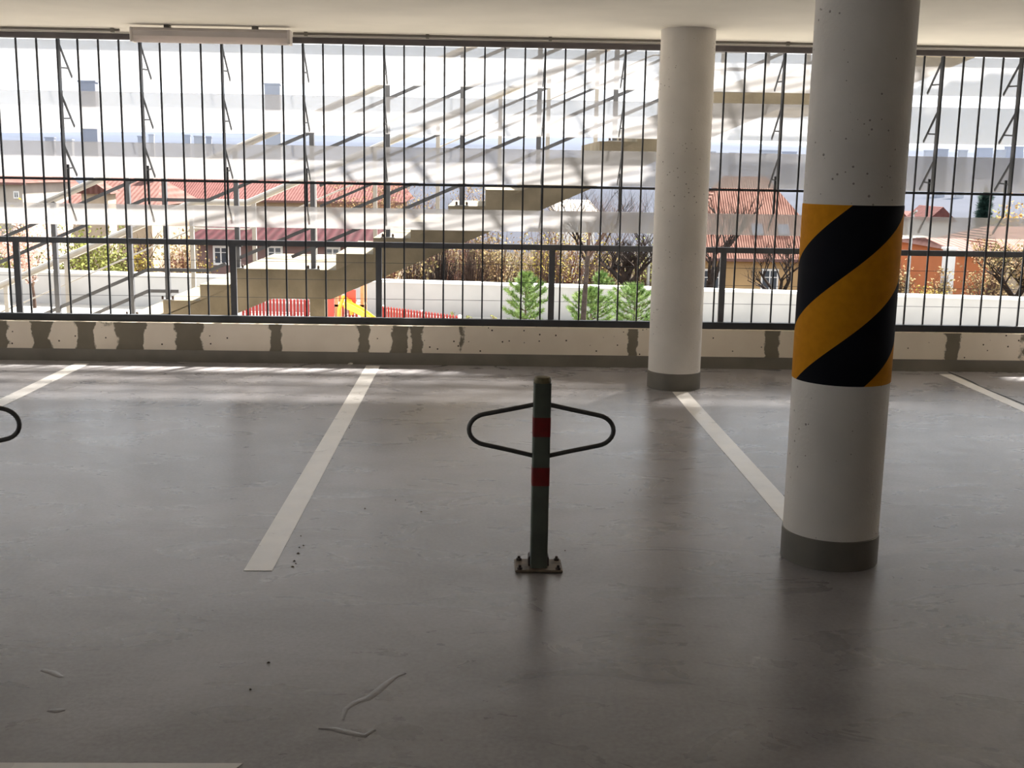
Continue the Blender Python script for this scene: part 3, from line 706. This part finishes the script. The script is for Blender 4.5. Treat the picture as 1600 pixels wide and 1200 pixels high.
def shrub(name, label, px, py, Y, wpx, hpx, seed, stems=40, twig='twig', leaf=None, nleaf=600, lsize=.05, group='shrubs behind the white wall', zb=None, cat='shrub', upright=.5):
    rnd = random.Random(seed); b = P(px, py, Y); w = wpx*Y/FPX/2; h = hpx*Y/FPX
    g = zb if zb is not None else (min(b.z, terr(b.x, Y)) if Y > 34.5 else GZ); h += b.z-g
    t = thing(name, label, cat, (b.x, Y, g), 0, group); st = MB(); tips = []
    for k in range(stems):
        az = rnd.uniform(0, 2*pi); ro = sqrt(rnd.random()); e = Vector((cos(az)*ro*w, sin(az)*ro*w*.8, h*rnd.uniform(.6, 1.0)*(1-.35*ro*ro)))
        s_ = Vector((e.x*.25, e.y*.25, 0)); m_ = s_.lerp(e, .5)+Vector((e.x*-.1*upright, e.y*-.1*upright, .05*h)) + Vector((rnd.gauss(0, .05), rnd.gauss(0, .05), 0))*w
        st.tube([s_, m_, e], [.016*h**.5, .011*h**.5, .003], 3, cap=False)
        for q in range(4):
            f = rnd.uniform(.45, 1); p = m_.lerp(e, (f-.4)/.6); e2 = p+Vector((rnd.gauss(0, .25)*w, rnd.gauss(0, .25)*w, rnd.uniform(.05, .3)*h*.6))
            st.tube([p, e2], [.006, .0025], 3, cap=False); tips += [p, e2, p.lerp(e2, .5)]
        tips += [m_.lerp(e, f) for f in (.3, .6, 1.)]
    obj('twigs', st, M[twig], t, fix=False)['kind'] = 'stuff'
    if leaf:
        lf = MB()
        for k in range(nleaf): leafq(lf, tips[rnd.randrange(len(tips))]+Vector((rnd.gauss(0, .06), rnd.gauss(0, .06), rnd.gauss(0, .06)))*h*.6, lsize*rnd.uniform(.6, 1.4), rnd)
        obj('foliage', lf, M[leaf], t, fix=False)['kind'] = 'stuff'
    return t
def pine(name, label, px, py, Y, wpx, ptop, seed, zb=GZ, needle='needle', dens=20, nl=.17, group='young pines by the white wall', whorls=7, cat='pine'):
    rnd = random.Random(seed); b = P(px, py, Y); h = P(px, ptop, Y).z-zb; w = wpx*Y/FPX/2
    t = thing(name, label, cat, (b.x, Y, zb), 0, group)
    obj('trunk', MB().tube([(0, 0, 0), (.02, 0, h*.5), (0, 0, h)], [.045*h/2, .03*h/2, .008], 6), M['bark'], t, True)
    br = MB(); nd = MB()
    def tuft(p, d, n, L_):
        d = d.normalized()
        for k in range(n):
            v = (d*.9+Vector((rnd.gauss(0, .45), rnd.gauss(0, .45), rnd.gauss(0, .45)))).normalized(); s = v.orthogonal().normalized()*L_*.07
            q = p - d*L_*rnd.uniform(0, .5)
            nd.add([q-s, q+s, q+v*L_*rnd.uniform(.6, 1.1)], [(0, 1, 2)])
    for i in range(whorls):
        f = .12+.80*i/(whorls-1); m = 6
        prf = [(.0, .5), (.3, 1.0), (.5, .95), (.7, .6), (.85, .34), (1.0, .12)] if needle == 'needle' else [(0, 1.), (1., .1)]
        for (fa, va), (fb, vb) in zip(prf[:-1], prf[1:]):
            if fa <= f <= fb: pr = va+(vb-va)*(f-fa)/(fb-fa)
        for k in range(m):
            L_ = w*pr*rnd.uniform(.65, 1.15); az = 2*pi*(k+rnd.random()*.8)/m; u = Vector((cos(az), sin(az), 0)); p = Vector((0, 0, h*f))
            e = p+u*L_+Vector((0, 0, L_*(.35+.5*f))); mdl = p.lerp(e, .5)-Vector((0, 0, L_*.08))
            br.tube([p, mdl, e], [.014, .010, .005], 4, cap=False)
            for q in (.35, .55, .75, .9, 1.0):
                a = p.lerp(mdl, q*2) if q < .5 else mdl.lerp(e, q*2-1); tuft(a, (e-mdl)+Vector((0, 0, .2*L_)), dens, nl)
            for q in (.5, .75):
                a = mdl.lerp(e, q*2-1); s_ = u.cross(Vector((0, 0, 1)))*(1 if rnd.random() < .5 else -1); e2 = a+(s_*.6+u*.5+Vector((0, 0, .4)))*L_*.35
                br.tube([a, e2], [.006, .003], 3, cap=False); tuft(e2, e2-a, dens, nl); tuft(a.lerp(e2, .5), e2-a, dens//2, nl)
    tuft(Vector((0, 0, h)), Vector((0, 0, 1)), dens*2, nl)
    obj('branches', br, M['bark'], t, fix=False)['kind'] = 'stuff'; obj('needles', nd, M[needle], t, fix=False)['kind'] = 'stuff'
    return t

# in front of the white wall
bare_tree('blossom_tree', 'small pink blossoming tree in front of the white wall', 54, 474, 37.0, 340, 11, .06, (0, 0), 4, .6, 3, 'bark', 'twig', .28, 'pink', 2600, .045, zb=GZ)
bare_tree('young_tree', 'slender bare tree with a long side branch rising among the pines', 905, 500, 29.5, 262, 23, .085, (.06, 0), 4, .5, 2, 'bark_dark', 'bark', .62, zb=GZ)
pine('young_pine', 'small single young pine standing alone by the white wall', 820, 500, 32.5, 74, 428, 31, dens=20)
pine('young_pine', 'bushy young pine behind the slender bare tree', 922, 500, 31.6, 84, 452, 32, dens=20)
pine('young_pine', 'bushy young pine half hidden by the plain white column', 990, 500, 33.4, 92, 450, 33, dens=20)
pine('young_pine', 'young pine top showing over the white wall coping', 940, 447, 38.5, 60, 426, 34, zb=-4.0, whorls=9, dens=20)
for i, (px, s) in enumerate(((708, 5), (733, 6), (838, 7), (770, 8))):
    shrub('weed', 'tuft of dry weeds at the foot of the white wall', px, 497, 34.6 if px < 800 else 33, 12, 8, 400+s, 8, 'twig', 'green_leaf', 26, .03, 'weeds along the white wall', zb=GZ)
# behind the wall
bare_tree('old_tree', 'thick-trunked old tree with many cropped branches behind the wall', 977, 447, 43, 352, 41, .34, (-.02, 0), 4, .6, 4, 'bark_dark', 'bark_dark', .42)
bare_tree('forked_tree', 'dark forked bare tree in front of the ochre house', 1106, 456, 43, 285, 42, .22, (.0, 0), 4, .5, 3, 'bark_dark', 'bark_dark', .34)
bare_tree('leaning_tree', 'bare tree leaning over beside the window of the ochre house', 1240, 461, 43, 352, 43, .20, (-.35, 0), 4, .55, 3, 'bark_dark', 'bark_dark', .34)
bare_tree('leafing_tree', 'spreading tree with first olive leaves before the orange house', 1592, 470, 42, 352, 44, .24, (-.06, 0), 4, .65, 4, 'bark_dark', 'bark_dark', .38, 'olive_leaf', 1500, .07)
bare_tree('tall_tree', 'tall thin bare tree behind the stair soffit', 925, 450, 52, 280, 45, .16, (.05, 0), 4, .5, 3, 'bark_dark', 'bark_dark', .45)
bare_tree('tall_tree', 'tall bare tree near the plain white column, behind the pole', 1005, 450, 56, 288, 46, .15, (-.05, 0), 4, .55, 3, 'bark_dark', 'bark_dark', .4)
veg = [  # px, py, Y, w, h, twig, leaf, nleaf, label
 (24, 418, 50, 100, 62, 'twig', 'green_leaf', 900, 'yellow-green bush behind the blossoming tree'),
 (130, 420, 46, 110, 70, 'twig', 'green_leaf', 1300, 'broad yellow-green bush behind the white wall'),
 (183, 422, 50, 52, 66, 'twig', 'green_leaf', 700, 'upright yellow-green bush near the long red-roofed house'),
 (222, 424, 42.5, 36, 46, 'twig', 'yellow_leaf', 420, 'yellow flowering bush beside a brown trunk'),
 (290, 424, 46, 90, 68, 'twig_red', 'olive_leaf', 520, 'reddish bare bush before the crimson roof'),
 (318, 427, 43, 50, 24, 'twig', 'yellow_leaf', 200, 'low yellowish bush right behind the white coping'),
 (608, 437, 47, 66, 50, 'twig_red', 'olive_leaf', 420, 'reddish brown bush under the stair soffit'),
 (650, 440, 42, 56, 70, 'bark', 'olive_leaf', 120, 'dark vase-shaped bare bush behind the wall'),
 (690, 441, 45, 56, 74, 'bark_dark', None, 0, 'dark upright bare bush without any leaves'),
 (738, 443, 43, 60, 76, 'bark', None, 0, 'brown upright bare bush without any leaves'),
 (722, 440, 57, 110, 90, 'twig_red', 'olive_leaf', 900, 'wide reddish bush standing behind dark bare bushes'),
 (780, 445, 50, 95, 84, 'twig', 'olive_leaf', 900, 'wide brown and olive bush behind the lone young pine'),
 (850, 447, 45, 80, 84, 'twig', 'yellow_leaf', 420, 'brown bush with yellow buds left of the slender tree'),
 (880, 447, 54, 100, 92, 'twig_red', 'olive_leaf', 800, 'wide rusty bush left of the old tree'),
 (940, 450, 48, 90, 80, 'twig', 'yellow_leaf', 340, 'loose bush with yellow buds behind the pine top'),
 (1012, 452, 52, 70, 74, 'twig', 'green_leaf', 420, 'greenish bush behind the old tree'),
 (1406, 462, 46, 50, 60, 'twig', 'olive_leaf', 380, 'grey-brown bush beside the striped column, behind wall'),
 (1450, 465, 42, 64, 24, 'twig', 'yellow_leaf', 520, 'low yellow flowering bush before the rosy house'),
 (1470, 464, 46, 40, 44, 'twig', 'olive_leaf', 300, 'grey bush at the corner of the orange house'),
 (1545, 468, 47, 90, 80, 'twig', 'olive_leaf', 480, 'thin olive bush against the orange house wall'),
]
for i, (px, py, Y, w, h, tw, lf, nl, lab) in enumerate(veg):
    if 600 < px < 1020: h, w = h*1.22, w*1.1
    shrub('bush', lab, px, py, Y, w, h, 100+i, 90 if 600 < px < 1020 else 70, tw, lf, int(nl*1.5), .05 if lf == 'yellow_leaf' else .065)
bare_tree('brown_trunk_tree', 'small brown tree beside the yellow flowering bush', 246, 424, 47, 350, 47, .16, (0, 0), 3, .6, 3, 'bark', 'twig', .5)
for i, (px, tp_, Y, lab) in enumerate(((592, 284, 66, 'rusty twiggy tree right of the long red roof'), (650, 286, 76, 'rusty twiggy tree rising behind the stair treads'), (712, 290, 66, 'rusty twiggy tree beside the stair posts'), (880, 300, 78, 'thin brown tree before the hazy bungalow'), (985, 292, 74, 'thin brown tree beside the plain white column'))):
    bare_tree('rusty_tree', lab, px, 440, Y, tp_, 200+i, .16, (0, 0), 5, .5, 3, 'twig_red', 'twig_red' if i < 3 else 'twig', .25, 'olive_leaf' if i < 3 else None, 1500 if i < 3 else 0, .055)
pine('fir_tree', 'dark conical fir far behind the white wall', 1536, 352, 120, 46, 300, 61, zb=terr(0, 120), needle='needle_dark', dens=34, nl=.9, group='far conifers', whorls=11, cat='fir')
shrub('far_bush', 'orange budding bush beside the dark fir', 1585, 350, 100, 70, 44, 71, 60, 'twig_red', 'orange_leaf', 900, .16, 'far coloured bushes')
shrub('far_bush', 'yellow-green bush between the fir and the orange bush', 1560, 350, 110, 34, 34, 72, 50, 'twig', 'green_leaf', 500, .18, 'far coloured bushes')
shrub('far_bush', 'small yellow bush before the grey-walled house', 27, 318, 75, 14, 16, 73, 24, 'twig', 'yellow_leaf', 160, .12, 'far coloured bushes')
for px, ya, lab in ((1012, 392, 'slim grey pole beside the plain white column'), (1417, 375, 'slim pale pole behind the striped column')):
    b = P(px, 455, 44); zt = P(px, ya-40, 44).z; zb = terr(b.x, 44)
    tag(obj('lamp_pole', MB().tube([(0, 0, 0), (0, 0, zt-zb), (.0, -.35, zt-zb+.15)], [.07, .05, .04], 8), M['galv'], loc=(b.x, 44, zb)), lab, 'pole')

# ================================================================== houses
def window(parent, x, z, w, h, y, name='window'):
    f = obj('window', MB().box(x-w/2-.06, x+w/2+.06, y-.05, y+.02, z-.06, z+h+.06), M['white'], parent)
    obj('pane', MB().box(x-w/2+.03, x-.03, y-.058, y-.048, z+.04, z+h*.66), M['glass'], f)
    obj('pane', MB().box(x+.03, x+w/2-.03, y-.058, y-.048, z+.04, z+h*.66), M['glass'], f)
    obj('pane', MB().box(x-w/2+.03, x-.03, y-.058, y-.048, z+h*.70, z+h-.04), M['glass'], f)
    obj('pane', MB().box(x+.03, x+w/2-.03, y-.058, y-.048, z+h*.70, z+h-.04), M['glass'], f)
def house(label, px0, px1, eave, ridge, Y, depth, wallm, roofm, hip=.3, wins=(), over=.45, zb=None, rot=0, group=None, chimney=None, gable=False):
    a, b = P(px0, eave, Y), P(px1, eave, Y); r = P((px0+px1)/2, ridge, Y+depth/2)
    cx = (a.x+b.x)/2; w = abs(b.x-a.x)/2; ze = (a.z+b.z)/2; zb = terr(cx, Y)-.5 if zb is None else zb
    t = thing('house', label, 'house', (cx, Y, zb), rot, group); he, hr = ze-zb, r.z-zb
    obj('walls', MB().box(-w, w, 0, depth, 0, he), M[wallm], t)
    W_, o_ = w+over, over
    if gable:
        rm = MB().add([(-w*.0-W_, -o_, he), (W_, -o_, he), (W_, depth+o_, he), (-W_, depth+o_, he), (0, -o_, hr), (0, depth+o_, hr)], [(0,1,4), (2,3,5), (1,2,5,4), (3,0,4,5), (0,3,2,1)])
    else:
        hx = W_*(1-hip) if hip < 1 else 0.01
        rm = MB().add([(-W_, -o_, he), (W_, -o_, he), (W_, depth+o_, he), (-W_, depth+o_, he), (-hx, depth/2, hr), (hx, depth/2, hr)], [(0,1,5,4), (1,2,5), (2,3,4,5), (3,0,4), (0,3,2,1)])
    obj('roof', rm, M[roofm], t)
    obj('eave_board', MB().box(-W_, W_, -o_-.03, -o_+.05, he-.14, he+.02), M['gutter'], t)
    for (wx, wt, wb_, ww) in wins:
        p0 = P(wx, wb_, Y); p1 = P(wx, wt, Y); window(t, p0.x-cx, p0.z-zb, ww*Y/FPX, p1.z-p0.z, 0)
    if chimney: obj('chimney', MB().box(chimney*w-.3, chimney*w+.3, depth*.4, depth*.4+.6, he, hr+.7), M['mauve'], t)
    return t, cx, zb, he, hr
# ochre house with hipped clay roof
t, cx, zb, he, hr = house('ochre house with a hipped clay tile roof between the two columns', 1068, 1296, 404, 276, 60, 7.5, 'ochre', 'tile', .72, [(1201, 422, 457, 24), (1110, 422, 457, 24)], over=.4)
for px in (1181, 1222):
    f = .20; p = P(px, 375, 60+1.2); sl = (hr-he)/(7.5/2+.4); y0 = .75
    z0 = he+(y0+.4)*sl
    o = obj('skylight', MB().add([(p.x-cx-.3, y0, z0+.08), (p.x-cx+.3, y0, z0+.08), (p.x-cx+.3, y0+.5, z0+.5*sl+.08), (p.x-cx-.3, y0+.5, z0+.5*sl+.08), (p.x-cx-.3, y0, z0-.05), (p.x-cx+.3, y0, z0-.05), (p.x-cx+.3, y0+.5, z0+.5*sl-.05), (p.x-cx-.3, y0+.5, z0+.5*sl-.05)],
        [(0,1,2,3), (4,7,6,5), (0,4,5,1), (1,5,6,2), (2,6,7,3), (3,7,4,0)]), M['skyglass'], t)
# orange and beige house on the right
house('orange rendered house with a pale red gable roof', 1497, 1548, 392, 372, 52, 8, 'orange', 'tile_pink', .2, over=.3)
house('beige house with olive branches across its wall', 1575, 1720, 392, 355, 52, 8, 'beige', 'tile', .4, over=.4)
bp = P(1488, 390, 51.0); zbb = terr(bp.x, 51.0)-.5
tag(obj('corner_pier', MB().box(-.18, .18, 0, .6, 0, bp.z-zbb).box(-.24, .24, -.05, .65, bp.z-zbb-.02, bp.z-zbb+.08), M['white'], loc=(bp.x, 51.0, zbb)), 'white pier at the corner of the orange house', 'pier')
house('rosy house with a pale flat roof edge beside the striped column', 1385, 1482, 381, 368, 64, 9, 'rosy', 'cream', .1, [(1463, 383, 402, 12)], over=.5)
# long houses on the left
house('low mauve house with a wide crimson roof behind the stair', 308, 590, 376, 345, 50, 9, 'mauve', 'tile_crimson', .08, [(346, 386, 412, 20), (430, 386, 412, 20), (520, 388, 412, 20)], over=.5)
house('long house with a bright red roof seen through the stair rails', 372, 618, 314, 280, 82, 12, 'beige', 'tile_red', .12, over=.6)
house('house with a dark red roof and white wall between stair posts', 240, 352, 311, 274, 92, 10, 'cream', 'tile_red', .15, [(270, 313, 322, 8), (315, 313, 322, 8)], over=.6)
house('house with a broken red hip roof and a dormer', 112, 236, 320, 276, 78, 11, 'beige', 'tile_pink', .45, over=.6, chimney=.5)
p = P(148, 312, 70); zz = terr(p.x, 70); tt = thing('dormer_house', 'small beige gabled outhouse below the broken red roof', 'house', (p.x, 70, zz), .15)
hh = P(148, 300, 70).z-zz
obj('walls', MB().box(-.75, .75, 0, 3, 0, hh), M['beige'], tt)
obj('roof', MB().add([(-1.0, -.3, hh-.1), (1.0, -.3, hh-.1), (1.0, 3.3, hh-.1), (-1.0, 3.3, hh-.1), (0, -.3, hh+.6), (0, 3.3, hh+.6)], [(0,1,4), (2,3,5), (1,2,5,4), (3,0,4,5), (0,3,2,1)]), M['tile_pink'], tt)
house('pale house with a steep red hip roof left of the stair rails', 44, 92, 318, 268, 97, 8, 'cream', 'tile_pink', .7, over=.5)
house('grey-walled house with a thin red roof edge', -40, 34, 285, 274, 80, 9, 'cream', 'tile_pink', .15, [(26, 300, 309, 6)], over=.4)
house('small white house with a red gable far beyond the wall', 1452, 1488, 345, 322, 160, 8, 'white', 'tile_red', .2, gable=True)
house('small red-roofed house far beyond the wall', 1425, 1450, 345, 330, 170, 8, 'cream', 'tile_red', .2)
house('hazy white bungalow among bare trees beyond the wall', 868, 930, 330, 312, 140, 8, 'white', 'cream', .3)

# ================================================================== far city and haze
def block(px0, px1, ytop, Y, m, label, group=None):
    a = P(px0, ytop, Y); b = P(px1, ytop, Y); cx = (a.x+b.x)/2; zb = terr(cx, Y)-3; h = a.z-zb; w = (b.x-a.x)/2
    t = thing('tower_block', label, 'building', (cx, Y, zb), 0, group)
    obj('walls', MB().box(-w, w, 0, w*1.2, 0, h), M[m], t)
    obj('parapet', MB().box(-w-.4, w+.4, -.4, w*1.2+.4, h, h+1.0), M[m], t)
    nfl = max(2, int(h/9)); me = MB().box(-w*.9, w*.9, -.12, 0, 0, 1.4).mesh('window_band', M['block2'])
    for k in range(1, min(nfl, 9)): link('window_band', me, t, (0, 0, h-h*k/nfl))
block(122, 148, 128, 700, 'block2', 'tall grey tower block standing above the red roofs')
block(413, 437, 132, 900, 'block', 'tall pale tower block behind the stair railing')
rnd = random.Random(3)
sky = [(70, 84, 216), (95, 112, 219), (215, 226, 214), (232, 240, 211), (288, 297, 212), (303, 318, 214), (322, 330, 215), (1447, 1462, 236), (1468, 1482, 234), (1500, 1512, 236), (1530, 1552, 232), (1560, 1572, 235), (1576, 1600, 230), (1103, 1118, 238), (1140, 1150, 240), (1190, 1215, 236), (1225, 1245, 238)]
for i, (a, b, y) in enumerate(sky):
    block(a, b, y, 1000+rnd.uniform(-150, 350), 'block' if i % 2 else 'block2', 'low hazy apartment block on the far skyline', 'apartment blocks on the skyline')

# spring haze over the valley
hv = bpy.data.materials.new('valley_haze'); hv.use_nodes = True; nt = hv.node_tree
nt.nodes.remove(nt.nodes['Principled BSDF']); vs_ = nt.nodes.new('ShaderNodeVolumeScatter'); vs_.inputs['Color'].default_value = (.52, .66, 1., 1)
vs_.inputs['Density'].default_value = .00011; vs_.inputs['Anisotropy'].default_value = .0
nt.links.new(vs_.outputs[0], nt.nodes['Material Output'].inputs['Volume'])
hz_o = obj('valley_haze', MB().box(-2600, 2600, 130, 4600, -60, 260), hv)
tag(hz_o, 'pale blue spring haze lying over the valley and far hills', 'haze'); hz_o['kind'] = 'stuff'

# ------------------------------------------------------------------ litter and blisters on the garage floor
pc = G(546, 573); rnd = random.Random(9)
bm = bmesh.new(); bmesh.ops.create_icosphere(bm, subdivisions=2, radius=.022)
for v in bm.verts: v.co *= rnd.uniform(.7, 1.2); v.co.z *= .55
mz = min(v.co.z for v in bm.verts); me = bpy.data.meshes.new('paper_scrap'); bm.to_mesh(me); bm.free(); me.materials.append(M['paper'])
tag(link('paper_scrap', me, None, (pc.x, 9.33, -mz)), 'crumpled scrap of pale paper at the foot of the low wall', 'litter')
def crumbs(pts, label):
    for px, py, r in pts:
        c = G(px, py); r *= .7; k = 6; mb = MB(); vs = []
        for a in range(k): q = r*rnd.uniform(.5, 1.1); vs.append((q*cos(2*pi*a/k), q*.8*sin(2*pi*a/k), .001))
        vs.append((0, 0, .006)); mb.add(vs, [(a, (a+1) % k, k) for a in range(k)] + [tuple(range(k-1, -1, -1))])
        tag(obj('leaf_crumb', mb, M['leafdry'], loc=(c.x, c.y, 0)), label, 'litter', label)
crumbs([(470, 838, .006), (468, 856, .010), (474, 853, .008), (466, 865, .012), (460, 877, .010), (457, 886, .012), (462, 881, .007)], 'crumb of dry leaf on the floor beside the free end of a bay line')
crumbs([(420, 1036, .010), (391, 1078, .008), (546, 669, .012), (658, 800, .009), (883, 861, .006), (570, 795, .008), (618, 782, .007)], 'lone dark crumb lying on the open garage floor')
def blister(pts, label):
    c = G(*pts[len(pts)//2]); P3 = [G(x, y) for x, y in pts]; mb = MB(); n = len(P3)
    vs = []
    for i, p in enumerate(P3):
        a = P3[max(i-1, 0)]; b = P3[min(i+1, n-1)]; t_ = (b-a).normalized(); nn = Vector((-t_.y, t_.x, 0)); w = .011*sin(pi*(i+.5)/n)+.003
        q = p-c
        vs += [q-nn*w, q+Vector((0, 0, .0022))-nn*w*.2, q+nn*w]
    for v in vs: v.z = max(v.z, .0004)
    fs = []
    for i in range(n-1):
        for k in (0, 1): fs.append((i*3+k, i*3+k+1, i*3+k+4, i*3+k+3))
    tag(obj('coating_blister', mb.add(vs, fs), M['floor'], smooth=True, loc=(c.x, c.y, 0)), label, 'blister')
blister([(536, 1125), (540, 1108), (556, 1097), (574, 1092), (590, 1080), (606, 1066), (620, 1056), (634, 1052)], 'long curled blister in the grey floor coating')
blister([(498, 1138), (520, 1139), (545, 1145), (570, 1150), (585, 1140)], 'shallow curved blister in the coating beside the long curled one')
blister([(66, 1047), (82, 1051), (96, 1058)], 'short blister in the floor coating near the painted cross line')
blister([(75, 1110), (88, 1111), (102, 1109)], 'tiny blister in the floor coating closest to the painted cross line')
